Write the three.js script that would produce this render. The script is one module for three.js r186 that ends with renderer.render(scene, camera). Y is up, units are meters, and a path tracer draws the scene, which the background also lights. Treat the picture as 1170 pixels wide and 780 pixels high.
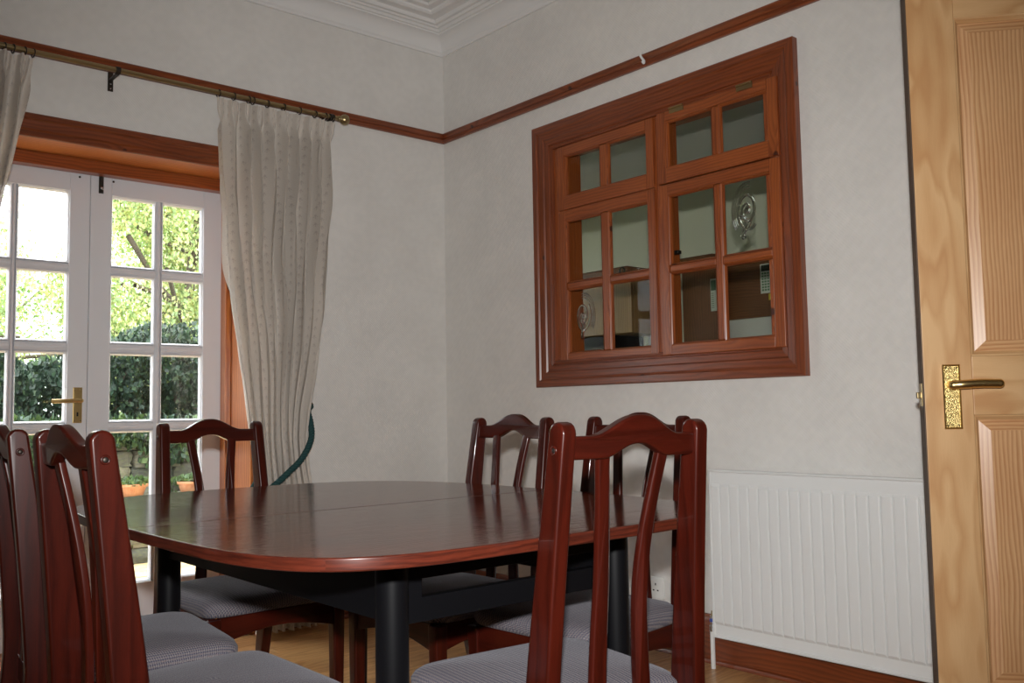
import * as THREE from 'three';
import { RoundedBoxGeometry } from 'three/addons/geometries/RoundedBoxGeometry.js';
import { mergeGeometries, toCreasedNormals, mergeVertices } from 'three/addons/utils/BufferGeometryUtils.js';
import { createNoise2D, createNoise3D } from 'simplex-noise';

// ---------------------------------------------------------------- camera, sky, flash, exposure
const scene = new THREE.Scene();
const camera = new THREE.PerspectiveCamera(2 * Math.atan(390 / 1060.1) * 180 / Math.PI, 1.5, 0.05, 200);
const CAM = new THREE.Vector3(-2.911, 0.96, 3.926);
const yaw = 39.8 * Math.PI / 180 + 0.0147, pitch = 0.0748, roll = -0.0164;
const FWD = new THREE.Vector3(Math.sin(yaw) * Math.cos(pitch), Math.sin(pitch), -Math.cos(yaw) * Math.cos(pitch));
const RGT0 = new THREE.Vector3(Math.cos(yaw), 0, Math.sin(yaw));
const UP0 = new THREE.Vector3().crossVectors(RGT0, FWD);
const RGT = RGT0.clone().multiplyScalar(Math.cos(roll)).addScaledVector(UP0, Math.sin(roll));
const UPV = UP0.clone().multiplyScalar(Math.cos(roll)).addScaledVector(RGT0, -Math.sin(roll));
camera.position.copy(CAM);
camera.quaternion.setFromRotationMatrix(new THREE.Matrix4().makeBasis(RGT, UPV, FWD.clone().negate()));
scene.add(camera);

const renderer = new THREE.WebGLRenderer({ antialias: true });
renderer.toneMapping = THREE.LinearToneMapping;
renderer.toneMappingExposure = 1.28;
renderer.shadowMap.enabled = true;

// bright overcast spring sky
scene.background = new THREE.Color().setRGB(0.90, 0.96, 1.0);
scene.backgroundIntensity = 6;

// the photographer's flash, on the camera's hot shoe 16 cm above the lens
const flash = new THREE.SpotLight(new THREE.Color().setRGB(1.0, 0.99, 0.975), 17, 0, 0.8, 1.0, 2);
flash.position.copy(CAM).addScaledVector(UPV, 0.16);
flash.target.position.copy(CAM).addScaledVector(FWD, 3);
flash.castShadow = true; flash.shadow.radius = 1.2; flash.name = 'camera_flash';
scene.add(flash, flash.target);

// ---------------------------------------------------------------- helpers
const V = (x, y, z) => new THREE.Vector3(x, y, z);
let seed = 7;
const rnd = () => { seed = (seed + 0x6d2b79f5) | 0; let t = Math.imul(seed ^ (seed >>> 15), 1 | seed); t = (t + Math.imul(t ^ (t >>> 7), 61 | t)) ^ t; return ((t ^ (t >>> 14)) >>> 0) / 4294967296; };
const rr = (a, b) => a + (b - a) * rnd();
const N2 = createNoise2D(rnd), N3 = createNoise3D(rnd);
const clamp = (x, a = 0, b = 1) => Math.min(b, Math.max(a, x));
const sst = (a, b, x) => { const t = clamp((x - a) / (b - a)); return t * t * (3 - 2 * t); };
const lerp = (a, b, t) => a + (b - a) * t;
const taken = new Map();
function numbered(name) { const n = taken.get(name) ?? 0; taken.set(name, n + 1); return n ? name + '_' + String(n).padStart(3, '0') : name; }
function tag(o, label, category, group, kind) {
  if (label) o.userData.label = label;
  if (category) o.userData.category = category;
  if (group) o.userData.group = group;
  if (kind) o.userData.kind = kind;
  return o;
}
function thing(name, label, category, pos = [0, 0, 0], turn = 0, group, kind) {
  const g = new THREE.Group(); g.name = numbered(name); g.position.set(...pos); g.rotation.y = turn; scene.add(g);
  return tag(g, label, category, group, kind);
}
function obj(name, geo, mat, parent = scene, label) {
  if (Array.isArray(geo)) geo = mergeGeometries(geo.map(flat));
  const m = new THREE.Mesh(geo, mat); m.name = parent === scene ? numbered(name) : name; m.castShadow = m.receiveShadow = true; parent.add(m);
  if (label) m.userData.label = label;
  return m;
}
const flat = (g) => { const q = g.index ? g.toNonIndexed() : g; for (const k of Object.keys(q.attributes)) if (!['position', 'normal', 'uv'].includes(k)) q.deleteAttribute(k); q.clearGroups(); return q; };
// uv in metres by the dominant axis of each face; v runs along the grain axis
function uvBox(geo, grain = 'y', off = true) {
  const keep = geo.groups.slice();
  const g = geo.index ? geo.toNonIndexed() : geo; if (keep.length && !g.groups.length) keep.forEach((k) => g.addGroup(k.start, k.count, k.materialIndex));
  const p = g.attributes.position, uv = new Float32Array(p.count * 2), gi = 'xyz'.indexOf(grain);
  const ou = off ? rr(0, 3) : 0, ov = off ? rr(0, 3) : 0, a = V(), b = V(), c = V();
  for (let i = 0; i < p.count; i += 3) {
    a.fromBufferAttribute(p, i); b.fromBufferAttribute(p, i + 1); c.fromBufferAttribute(p, i + 2);
    const n = b.clone().sub(a).cross(c.clone().sub(a)), m = [Math.abs(n.x), Math.abs(n.y), Math.abs(n.z)];
    const k = m.indexOf(Math.max(...m)), rest = [0, 1, 2].filter((q) => q !== k);
    const vi = rest.includes(gi) ? gi : rest[1], ui = rest.find((q) => q !== vi);
    [a, b, c].forEach((w, j) => { const s = [w.x, w.y, w.z]; uv[(i + j) * 2] = s[ui] + ou + k * 0.37; uv[(i + j) * 2 + 1] = s[vi] + ov; });
  }
  g.setAttribute('uv', new THREE.BufferAttribute(uv, 2));
  return g;
}
function box(x0, x1, y0, y1, z0, z1, r = 0.003, grain = 'y') {
  const w = x1 - x0, h = y1 - y0, d = z1 - z0, rad = Math.min(r, w * 0.45, h * 0.45, d * 0.45);
  const g = rad > 0 ? new RoundedBoxGeometry(w, h, d, 1, rad) : new THREE.BoxGeometry(w, h, d);
  g.translate((x0 + x1) / 2, (y0 + y1) / 2, (z0 + z1) / 2);
  return uvBox(g, grain);
}
const shapeOf = (pts) => new THREE.Shape(pts.map(([a, b]) => new THREE.Vector2(a, b)));
// extrude a shape; plane 'xy' (depth z), 'zy' (a = z, depth x), 'xz' (a = x, b = z, depth y); centred on the depth axis
function extr(shape, depth, bevel = 0.003, plane = 'xy', grain = 'y', crease = 0.33, segs = 2) {
  if (Array.isArray(shape)) shape = shapeOf(shape);
  const g = new THREE.ExtrudeGeometry(shape, { depth: Math.max(1e-4, depth - 2 * bevel), bevelEnabled: bevel > 0, bevelThickness: bevel, bevelSize: bevel, bevelOffset: -bevel, bevelSegments: segs, curveSegments: 12 });
  g.translate(0, 0, -(depth - 2 * bevel) / 2);
  if (plane === 'zy') g.rotateY(-Math.PI / 2); else if (plane === 'xz') g.rotateX(Math.PI / 2);
  const gr = g.groups.slice(); const q = crease ? toCreasedNormals(g, crease) : g; if (!q.groups.length) gr.forEach((k) => q.addGroup(k.start, k.count, k.materialIndex));
  return uvBox(q, grain);
}
// area-weighted normals: large flats stay flat, thin bevels turn smoothly between them
function weighted(geo, crease = 1.0) {
  const g = geo.index ? geo.toNonIndexed() : geo, p = g.attributes.position, n = p.count, fn = [], cosC = Math.cos(crease), at = new Map(), keys = new Array(n), a = V(), b = V(), c = V();
  for (let i = 0; i < n; i += 3) { a.fromBufferAttribute(p, i); b.fromBufferAttribute(p, i + 1); c.fromBufferAttribute(p, i + 2); fn.push(b.clone().sub(a).cross(c.clone().sub(a))); for (let j = 0; j < 3; j++) { const k = Math.round(p.getX(i + j) * 2e4) + ',' + Math.round(p.getY(i + j) * 2e4) + ',' + Math.round(p.getZ(i + j) * 2e4); keys[i + j] = k; if (!at.has(k)) at.set(k, []); at.get(k).push(i / 3); } }
  const un = fn.map((q) => q.clone().normalize()), out = new Float32Array(n * 3), s = V();
  for (let i = 0; i < n; i++) { const f = Math.floor(i / 3); s.set(0, 0, 0); for (const k of at.get(keys[i])) if (un[k].dot(un[f]) > cosC) s.add(fn[k]); if (s.lengthSq() < 1e-20) s.copy(un[f]); s.normalize(); out.set([s.x, s.y, s.z], i * 3); }
  g.setAttribute('normal', new THREE.BufferAttribute(out, 3)); return g;
}
function bend(geo, f) { const p = geo.attributes.position, v = V(); for (let i = 0; i < p.count; i++) { v.fromBufferAttribute(p, i); f(v); p.setXYZ(i, v.x, v.y, v.z); } geo.computeVertexNormals(); return geo; }
function tube(pts, r, seg = 24, rad = 8, closed = false) { return new THREE.TubeGeometry(new THREE.CatmullRomCurve3(pts.map((p) => V(...p)), closed), seg, r, rad, closed); }
function cyl(r0, r1, h, x, y, z, axis = 'y', n = 20) { const g = new THREE.CylinderGeometry(r1, r0, h, n); if (axis === 'x') g.rotateZ(-Math.PI / 2); if (axis === 'z') g.rotateX(Math.PI / 2); g.translate(x, y, z); return g; }
function lathe(pts, n = 28) { return new THREE.LatheGeometry(pts.map(([a, b]) => new THREE.Vector2(a, b)), n); }
// one mitred frame member in local xy (top member: outer edge along y = 0, inner towards -y), profile [a, h] a = inwards, h = +z
function member(L, prof, m0 = 1, m1 = 1) {
  const pos = [];
  for (let i = 0; i + 1 < prof.length; i++) {
    const [a, h] = prof[i], [b, k] = prof[i + 1];
    const A = [a * m0, -a, h], B = [L - a * m1, -a, h], Cc = [L - b * m1, -b, k], D = [b * m0, -b, k];
    pos.push(...A, ...D, ...Cc, ...A, ...Cc, ...B);
  }
  for (const e of [0, 1]) for (let i = 1; i + 1 < prof.length; i++) {
    const P = (q) => [e ? L - q[0] * m1 : q[0] * m0, -q[0], q[1]];
    const t = [P(prof[0]), P(prof[i]), P(prof[i + 1])]; if (e) t.reverse(); pos.push(...t.flat());
  }
  const g = new THREE.BufferGeometry(); g.setAttribute('position', new THREE.Float32BufferAttribute(pos, 3)); g.computeVertexNormals();
  return uvBox(g, 'x');
}
// four members of a frame whose outer corners are (0,0) and (W,H), facing +z
function frame4(W, H, prof) {
  const top = member(W, prof); top.translate(0, H, 0);
  const bot = member(W, prof); bot.rotateZ(Math.PI); bot.translate(W, 0, 0);
  const lef = member(H, prof); lef.rotateZ(Math.PI / 2); lef.translate(0, 0, 0);
  const rig = member(H, prof); rig.rotateZ(-Math.PI / 2); rig.translate(W, H, 0);
  return [top, rig, bot, lef];
}

// ---------------------------------------------------------------- textures
function tex(w, h, f, srgb = true, wrap = THREE.RepeatWrapping) {
  const d = new Uint8Array(w * h * 4);
  for (let y = 0; y < h; y++) for (let x = 0; x < w; x++) { const c = f(x, y, x / w, y / h), i = (y * w + x) * 4; d[i] = clamp(c[0]) * 255; d[i + 1] = clamp(c[1]) * 255; d[i + 2] = clamp(c[2]) * 255; d[i + 3] = 255; }
  const t = new THREE.DataTexture(d, w, h); t.magFilter = THREE.LinearFilter; t.minFilter = THREE.LinearMipmapLinearFilter; t.generateMipmaps = true;
  t.wrapS = t.wrapT = wrap; if (srgb) t.colorSpace = THREE.SRGBColorSpace; t.needsUpdate = true; return t;
}
const mix3 = (a, b, t) => [lerp(a[0], b[0], t), lerp(a[1], b[1], t), lerp(a[2], b[2], t)];
const s255 = (r, g, b) => [r / 255, g / 255, b / 255];
// wood: light / dark sRGB, ring density per metre, size in metres, knots
function wood({ light, dark, rings = 60, size = [0.6, 1.2], px = [384, 768], warp = 0.012, knots = 0, knotCol = [0.2, 0.07, 0.03], fibre = 0.12, sharp = 0.6, blotch = 0.25, flame = 1 }) {
  const K = []; for (let i = 0; i < knots; i++) K.push([rr(0.05, size[0] - 0.05), rr(0.05, size[1] - 0.05), rr(0.006, 0.014)]);
  const o = rr(0, 100);
  const t = tex(px[0], px[1], (x, y, u, v) => {
    const X = u * size[0], Y = v * size[1];
    let r = X + warp * N2(X * 6 + o, Y * 1.3 * flame) + warp * 0.4 * N2(X * 20 + o, Y * 4 + 9), kd = 0;
    for (const [kx, ky, kr] of K) { const dx = X - kx, dy = (Y - ky) * 0.35, d = Math.hypot(dx, dy); r += 0.02 * Math.sign(dx || 1) * Math.exp(-((d / (kr * 2.2)) ** 2)); const e = Math.hypot(dx, (Y - ky) * 0.8); kd = Math.max(kd, sst(kr * 1.1, kr * 0.5, e)); }
    let q = (r * rings) % 1; if (q < 0) q += 1; q = q < 0.75 ? Math.pow(q / 0.75, 1 / sharp) : 1 - (q - 0.75) / 0.25;
    const f = N2(X * 420 + o, Y * 9) * 0.6 + N2(X * 900, Y * 30 + o) * 0.4, bl = N2(X * 4 + o, Y * 2.2 + 5);
    let c = mix3(light, dark, clamp(q * 0.75 + f * fibre * 1.3 + bl * blotch + 0.1));
    c = mix3(c, knotCol, kd * 0.85);
    return c;
  }, true, THREE.MirroredRepeatWrapping);
  t.repeat.set(1 / size[0], 1 / size[1]);
  return t;
}
const rough = (lo, hi, sx, sy, size = 0.5) => { const t = tex(256, 256, (x, y, u, v) => { const q = lerp(lo, hi, clamp(0.5 + 0.35 * N2(u * sx, v * sy) + 0.25 * N2(u * sx * 4, v * sy * 4 + 3))); return [0, q, 0]; }, false, THREE.MirroredRepeatWrapping); t.repeat.set(1 / size, 1 / size); return t; };

const M = {};
const std = (o) => new THREE.MeshStandardMaterial(o), phy = (o) => new THREE.MeshPhysicalMaterial(o);
const lin = (r, g, b) => new THREE.Color().setRGB(r, g, b);

// walls: embossed wallpaper painted warm white
const wallBump = tex(256, 256, (x, y, u, v) => {
  const a = Math.sin((u * 18 + v * 18) * Math.PI * 2), b = Math.sin((u * 6 - v * 6) * Math.PI * 2 + a * 0.6), n = N2(u * 40, v * 40) * 0.5;
  const q = 0.5 + 0.22 * a + 0.14 * b + 0.2 * n; return [q, q, q];
}, false); wallBump.repeat.set(1 / 0.22, 1 / 0.22);
const wallTint = tex(256, 256, (x, y, u, v) => { const n = N2(u * 5, v * 5) * 0.012 + N2(u * 30, v * 30) * 0.01; return [0.885 + n, 0.874 + n, 0.856 + n]; }, true, THREE.MirroredRepeatWrapping); wallTint.repeat.set(0.6, 0.6);
M.wall = std({ map: wallTint, roughness: 0.72, bumpMap: wallBump, bumpScale: 0.0008 });
M.plaster = std({ color: lin(0.80, 0.79, 0.775), roughness: 0.75 });
M.ceil = std({ color: lin(0.80, 0.79, 0.77), roughness: 0.9 });
M.whitePaint = phy({ color: lin(0.77, 0.79, 0.83), roughness: 0.32, bumpMap: rough(0.3, 0.7, 6, 60), bumpScale: 0.0003 });
M.radWhite = std({ color: lin(0.80, 0.81, 0.80), roughness: 0.35 });
M.glass = phy({ color: 0xffffff, transmission: 1, roughness: 0.0, thickness: 0, ior: 1.5 });
M.glassHatch = phy({ color: lin(0.98, 0.99, 0.965), transmission: 1, roughness: 0, thickness: 0, ior: 1.12 });
M.swirl = phy({ color: lin(0.97, 0.98, 0.96), transmission: 1, roughness: 0.03, thickness: 0.01, ior: 1.5 });
// stained pine (hatch, rails, skirting)
const stainA = wood({ light: s255(160, 84, 38), dark: s255(118, 56, 24), rings: 75, knots: 5, knotCol: s255(48, 16, 8) });
M.stain = phy({ map: stainA, roughness: 0.34, clearcoat: 0.25, clearcoatRoughness: 0.25 });
const stainB = wood({ light: s255(136, 68, 33), dark: s255(100, 46, 21), rings: 60, knots: 2, knotCol: s255(48, 16, 8) });
M.stainDark = phy({ map: stainB, roughness: 0.34, clearcoat: 0.25, clearcoatRoughness: 0.25 });
const jambW = wood({ light: s255(205, 128, 66), dark: s255(160, 84, 36), rings: 55, knots: 2, knotCol: s255(80, 34, 14) });
M.jamb = phy({ map: jambW, roughness: 0.3, clearcoat: 0.3, clearcoatRoughness: 0.2 });
// pale pine door
const pineA = wood({ light: s255(222, 180, 130), dark: s255(200, 150, 100), rings: 9, warp: 0.08, blotch: 0.35, knots: 1, knotCol: s255(150, 92, 50), flame: 1.6, fibre: 0.1 });
M.pine = phy({ map: pineA, roughness: 0.38, clearcoat: 0.2, clearcoatRoughness: 0.3 });
const pineB = wood({ light: s255(224, 180, 132), dark: s255(182, 124, 78), rings: 95, warp: 0.006, blotch: 0.12, fibre: 0.1 });
M.pinePanel = phy({ map: pineB, roughness: 0.38, clearcoat: 0.2, clearcoatRoughness: 0.3 });
M.doorEdge = std({ map: wood({ light: s255(112, 92, 74), dark: s255(66, 54, 46), rings: 70 }), roughness: 0.6 });
// mahogany
const mahA = wood({ light: s255(66, 19, 10), dark: s255(47, 12, 6), rings: 30, warp: 0.02, fibre: 0.3, blotch: 0.35 });
M.mah = phy({ map: mahA, roughness: 0.3, specularIntensity: 0.5, clearcoat: 0.4, clearcoatRoughness: 0.06 });
const topW = wood({ light: s255(106, 50, 34), dark: s255(52, 22, 14), rings: 48, warp: 0.03, fibre: 1.3, blotch: 0.45 });
const topBump = tex(512, 512, (x, y, u, v) => { const q = 0.5 + 0.3 * N2(u * 90, v * 6) + 0.2 * N2(u * 8, v * 2); return [q, q, q]; }, false, THREE.MirroredRepeatWrapping); topBump.repeat.set(2, 2);
M.tableTop = phy({ map: topW, roughness: 0.12, ior: 1.32, bumpMap: topBump, bumpScale: 0.00035 });
M.tableEdge = phy({ map: wood({ light: s255(92, 38, 24), dark: s255(58, 22, 14), rings: 90, fibre: 0.5 }), roughness: 0.3 });
M.black = phy({ color: lin(0.004, 0.004, 0.005), roughness: 0.42, specularIntensity: 0.35 });
// seat fabric: fine ribbed weave of slate, grey and rust threads
const fabT = tex(512, 512, (x, y, u, v) => {
  const s = u * 40, col = Math.floor(s), fr = s - col, h = Math.abs(Math.sin(col * 127.1)) ;
  const zig = Math.sin((v * 64 + (col % 2 ? 0.5 : 0)) * Math.PI * 2 + fr * 3);
  let c = mix3(s255(108, 103, 106), s255(70, 70, 86), sst(0.35, 0.65, fr));
  c = mix3(c, s255(158, 152, 152), clamp(zig * 0.7) * (0.6 + 0.4 * h));
  c = mix3(c, s255(140, 96, 92), clamp(N2(u * 60, v * 120) * 0.8 - 0.25));
  const n = N2(u * 110, v * 110) * 0.1 + N2(u * 240, v * 240) * 0.06; return [c[0] + n, c[1] + n, c[2] + n];
}); fabT.repeat.set(1 / 0.32, 1 / 0.32);
const fabB = tex(512, 512, (x, y, u, v) => { const s = (u * 40) % 1, q = 0.35 + 0.35 * Math.sin(s * Math.PI) + 0.2 * Math.sin(v * 128 * Math.PI) + 0.15 * N2(u * 150, v * 150); return [q, q, q]; }, false); fabB.repeat.set(1 / 0.32, 1 / 0.32);
M.fabric = phy({ map: fabT, roughness: 0.95, bumpMap: fabB, bumpScale: 0.001, sheen: 0.4, sheenRoughness: 0.6, sheenColor: lin(0.5, 0.5, 0.55) });
// curtain: cream cotton with rows of small grey-brown sprigs
const curT = tex(512, 512, (x, y, u, v) => {
  let c = s255(222, 214, 204); const n = N2(u * 30, v * 30) * 0.012 + N2(u * 180, v * 180) * 0.015; let m = 0;
  const cells = 6, rows = 5, sx = u * cells, cx = Math.floor(sx), sy = v * rows + (cx % 2) * 0.5, fx = sx - cx - 0.5, fy = (sy % 1) - 0.5;
  m = Math.max(sst(0.13, 0.07, Math.hypot(fx, fy)), sst(0.07, 0.03, Math.hypot(fx - 0.13, fy + 0.16)), sst(0.07, 0.03, Math.hypot(fx + 0.13, fy + 0.16)), sst(0.04, 0.015, Math.abs(fx)) * sst(0.3, 0.22, Math.abs(fy + 0.1)));
  c = mix3(c, s255(176, 164, 158), m * 0.42);
  return [c[0] + n, c[1] + n, c[2] + n];
}); curT.repeat.set(1 / 0.2, 1 / 0.2);
M.curtain = phy({ map: curT, roughness: 0.9, transmission: 0.22, thickness: 0, sheen: 0.2, sheenRoughness: 0.8, side: THREE.DoubleSide });
M.rope = std({ color: lin(0.012, 0.06, 0.06), roughness: 0.75 });
M.brass = phy({ color: lin(0.72, 0.54, 0.24), metalness: 1, roughness: 0.3 });
const hamB = tex(128, 128, (x, y, u, v) => { const q = 0.5 + 0.3 * N2(u * 9, v * 9) + 0.2 * N2(u * 24, v * 24); return [q, q, q]; }, false); hamB.repeat.set(1 / 0.05, 1 / 0.05);
M.brassPlate = phy({ color: lin(0.72, 0.54, 0.22), metalness: 1, roughness: 0.26, bumpMap: hamB, bumpScale: 0.0012 });
M.brassOld = phy({ color: lin(0.38, 0.29, 0.15), metalness: 1, roughness: 0.32 });
M.darkMetal = phy({ color: lin(0.05, 0.042, 0.035), metalness: 0.8, roughness: 0.45 });
M.chrome = phy({ color: lin(0.6, 0.6, 0.6), metalness: 1, roughness: 0.25 });
M.plasticWhite = std({ color: lin(0.78, 0.78, 0.75), roughness: 0.3 });
M.hole = std({ color: lin(0.008, 0.008, 0.008), roughness: 0.9 });
M.blue = std({ color: lin(0.05, 0.09, 0.4), roughness: 0.5 });
const oakV = [0, 1, 2].map((i) => phy({ map: wood({ light: s255(204 - i * 8, 158 - i * 7, 104 - i * 6), dark: s255(166 - i * 8, 118 - i * 7, 70 - i * 5), rings: 30, warp: 0.03, fibre: 0.35, px: [256, 512] }), roughness: 0.32 }));
M.subfloor = std({ color: lin(0.12, 0.08, 0.05), roughness: 0.9 });

// ---------------------------------------------------------------- room shell
const XL = -4.25, ZF = 5.2, CEIL = 2.965;
const st = (o, label, category = 'wall') => tag(o, label, category, null, 'structure');
function holed(outer, holes) { const s = shapeOf(outer); for (const [a0, a1, b0, b1] of holes) { const p = new THREE.Path([[a0, b0], [a1, b0], [a1, b1], [a0, b1]].map((q) => new THREE.Vector2(...q))); s.holes.push(p); } return s; }
const DX0 = -2.323, DX1 = -1.095, DTOP = 2.062;   // french door opening
{
  const g = extr(holed([[XL - 0.2, -0.2], [0.15, -0.2], [0.15, 3.15], [XL - 0.2, 3.15]], [[DX0 - 0.02, DX1 + 0.02, 0, DTOP + 0.02]]), 0.38, 0, 'xy', 'y', 0); g.translate(0, 0, -0.19);
  st(obj('wall_back', g, M.wall), 'warm white wallpapered wall around the glazed garden doors');
  const h = extr(holed([[0, -0.2], [ZF + 0.2, -0.2], [ZF + 0.2, 3.15], [0, 3.15]], [[0.85, 2.03, 1.15, 2.19], [3.385, 4.165, 0, 2.115]]), 0.14, 0, 'zy', 'y', 0); h.translate(0.0701, 0, 0);
  st(obj('wall_right', h, M.wall), 'warm white wallpapered wall with the wooden serving hatch and radiator');
  st(obj('wall_left', box(XL - 0.15, XL, -0.2, 3.15, 0, ZF, 0), M.wall), 'plain wall closing the dining room beyond the left edge');
  st(obj('wall_front', box(XL - 0.15, 0, -0.2, 3.15, ZF, ZF + 0.15, 0), M.wall), 'plain wall closing the dining room behind the viewer');
  st(obj('ceiling', box(XL - 0.2, 0.1, CEIL, CEIL + 0.12, -0.2, ZF + 0.1, 0), M.ceil), 'white painted ceiling above the cornice', 'ceiling');
}
// laminate floor: single boards on a base
{
  const f = thing('floor', 'pale oak laminate floor of long boards under the table', 'floor', [0, 0, 0], 0, null, 'structure');
  obj('base', box(XL, 0, -0.1, -0.012, 0, ZF, 0), M.subfloor, f);
  const W = 0.192, L = 1.21; let row = 0;
  for (let z = 0.001; z < ZF - 0.01; z += W, row++) {
    let x = XL - ((row * 0.43) % 1) * L;
    for (; x < 0; x += L) {
      const a = Math.max(x, XL), b = Math.min(x + L, 0); if (b - a < 0.03) continue;
      obj('plank', box(a + 0.0006, b - 0.0006, -0.0125, 0, z + 0.0006, Math.min(z + W, ZF) - 0.0006, 0.0012, 'x'), oakV[Math.floor(rnd() * 3)], f);
    }
  }
}
// cornice, picture rail, skirting: profile [out from wall, y], run along both walls with a mitre in the corner
function runProfile(prof, len, wall) {   // wall 'back' runs along -x from the corner, 'right' along +z
  const pos = [];
  const P = (q, e) => wall === 'back' ? [e ? -len : -q[0], q[1], q[0]] : [-q[0], q[1], e ? len : q[0]];
  for (let i = 0; i + 1 < prof.length; i++) {
    const A = P(prof[i], 0), B = P(prof[i], 1), C2 = P(prof[i + 1], 1), D = P(prof[i + 1], 0);
    if (wall === 'right') pos.push(...A, ...C2, ...D, ...A, ...B, ...C2); else pos.push(...A, ...D, ...C2, ...A, ...C2, ...B);
  }
  const g = new THREE.BufferGeometry(); g.setAttribute('position', new THREE.Float32BufferAttribute(pos, 3));
  // make the normals face away from the wall
  g.computeVertexNormals();
  const n = g.attributes.normal; let s = 0; for (let i = 0; i < n.count; i++) s += wall === 'back' ? n.getZ(i) - n.getY(i) * 0.01 : -n.getX(i) - n.getY(i) * 0.01;
  if (s < 0) { const p = g.attributes.position; for (let i = 0; i < p.count; i += 3) { const t = [p.getX(i + 1), p.getY(i + 1), p.getZ(i + 1)]; p.setXYZ(i + 1, p.getX(i + 2), p.getY(i + 2), p.getZ(i + 2)); p.setXYZ(i + 2, ...t); } g.computeVertexNormals(); }
  return uvBox(toCreasedNormals(g, 0.5), wall === 'back' ? 'x' : 'z');
}
const cove = [[0, 2.862], [0.012, 2.862], [0.014, 2.872], [0.02, 2.876]];
for (let i = 0; i <= 8; i++) { const t = i / 8 * Math.PI / 2; cove.push([0.085 - 0.062 * Math.cos(t), 2.88 + 0.062 * Math.sin(t)]); }
cove.push([0.088, 2.948], [0.10, 2.948], [0.104, 2.956]);
for (const [d, w, h] of [[0.112, 0.026, 0.012], [0.15, 0.034, 0.016], [0.225, 0.045, 0.018], [0.30, 0.03, 0.012]]) cove.push([d, CEIL - 0.002], [d + 0.003, CEIL - h * 0.7], [d + w * 0.3, CEIL - h], [d + w * 0.7, CEIL - h], [d + w - 0.003, CEIL - h * 0.6], [d + w, CEIL - 0.002]);
st(obj('trim_1', runProfile(cove, -XL, 'back'), M.plaster), 'moulded white plaster cornice above the garden door wall', 'cornice');
st(obj('trim_2', runProfile(cove, ZF, 'right'), M.plaster), 'moulded white plaster cornice above the serving hatch wall', 'cornice');
const prail = [[0, 2.388], [0.012, 2.388], [0.017, 2.393], [0.019, 2.404], [0.015, 2.411], [0.021, 2.42], [0.027, 2.428], [0.027, 2.434], [0.022, 2.437], [0, 2.437]];
st(obj('trim_3', runProfile(prail, -XL, 'back'), M.stainDark), 'stained wooden picture rail behind the curtain pole', 'picture rail');
st(obj('trim_4', runProfile(prail, ZF, 'right'), M.stainDark), 'stained wooden picture rail above the serving hatch', 'picture rail');
const skirt = [[0, 0], [0.034, 0.001], [0.034, 0.006], [0.03, 0.014], [0.02, 0.018], [0.02, 0.155], [0.016, 0.168], [0.01, 0.176], [0, 0.178]];
{
  const g = runProfile(skirt, 3.31, 'right'); st(obj('baseboard_right', g, M.stainDark), 'stained pine skirting board under the radiator', 'skirting');
  const k = runProfile(skirt, 1.0, 'back'); st(obj('baseboard_back', k, M.stainDark), 'stained pine skirting board behind the long curtain', 'skirting');
}

// ---------------------------------------------------------------- french doors
{
  // lining and architrave
  const t5 = thing('trim_5', 'varnished wooden architrave and lining around the white garden doors', 'door frame', [0, 0, 0], 0, null, 'structure');
  obj('lining', box(DX1, DX1 + 0.02, 0.03, DTOP, -0.36, 0.0, 0.002), M.jamb, t5);
  obj('lining', box(DX0 - 0.02, DX0, 0.03, DTOP, -0.36, 0.0, 0.002), M.jamb, t5);
  obj('lining', box(DX0 - 0.02, DX1 + 0.02, DTOP, DTOP + 0.02, -0.36, 0.0, 0.002, 'x'), M.jamb, t5);
  obj('stop', box(DX0, DX1, 2.008, DTOP, -0.258, -0.2, 0.004, 'x'), M.stain, t5);
  obj('stop', box(DX1 - 0.028, DX1, 0.03, 2.008, -0.258, -0.2, 0.004), M.jamb, t5);
  obj('stop', box(DX0, DX0 + 0.028, 0.03, 2.008, -0.258, -0.2, 0.004), M.jamb, t5);
  const prof = [[0, 0], [0, 0.03], [0.006, 0.034], [0.022, 0.034], [0.028, 0.027], [0.036, 0.025], [0.06, 0.022], [0.066, 0.016], [0.085, 0.015], [0.088, 0.011], [0.088, 0]];
  const aw = 0.088, W = DX1 - DX0 + 2 * aw, H = DTOP + aw;
  const top = member(W, prof); top.translate(DX0 - aw, H, 0); obj('architrave', top, M.stainDark, t5);
  const lef = member(H, prof, 0, 1); lef.rotateZ(Math.PI / 2); lef.translate(DX0 - aw, 0, 0); obj('architrave', lef, M.jamb, t5);
  const rig = member(H, prof, 1, 0); rig.rotateZ(-Math.PI / 2); rig.translate(DX1 + aw, H, 0); obj('architrave', rig, M.jamb, t5);
  obj('sill', box(DX0 - 0.02, DX1 + 0.02, 0, 0.03, -0.38, 0.0, 0.003, 'x'), M.jamb, t5);
}
const rowsY = [[0.243, 0.56], [0.592, 0.903], [0.94, 1.241], [1.282, 1.583], [1.619, 1.932]], DZ = -0.26, DH = 2.034;
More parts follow.
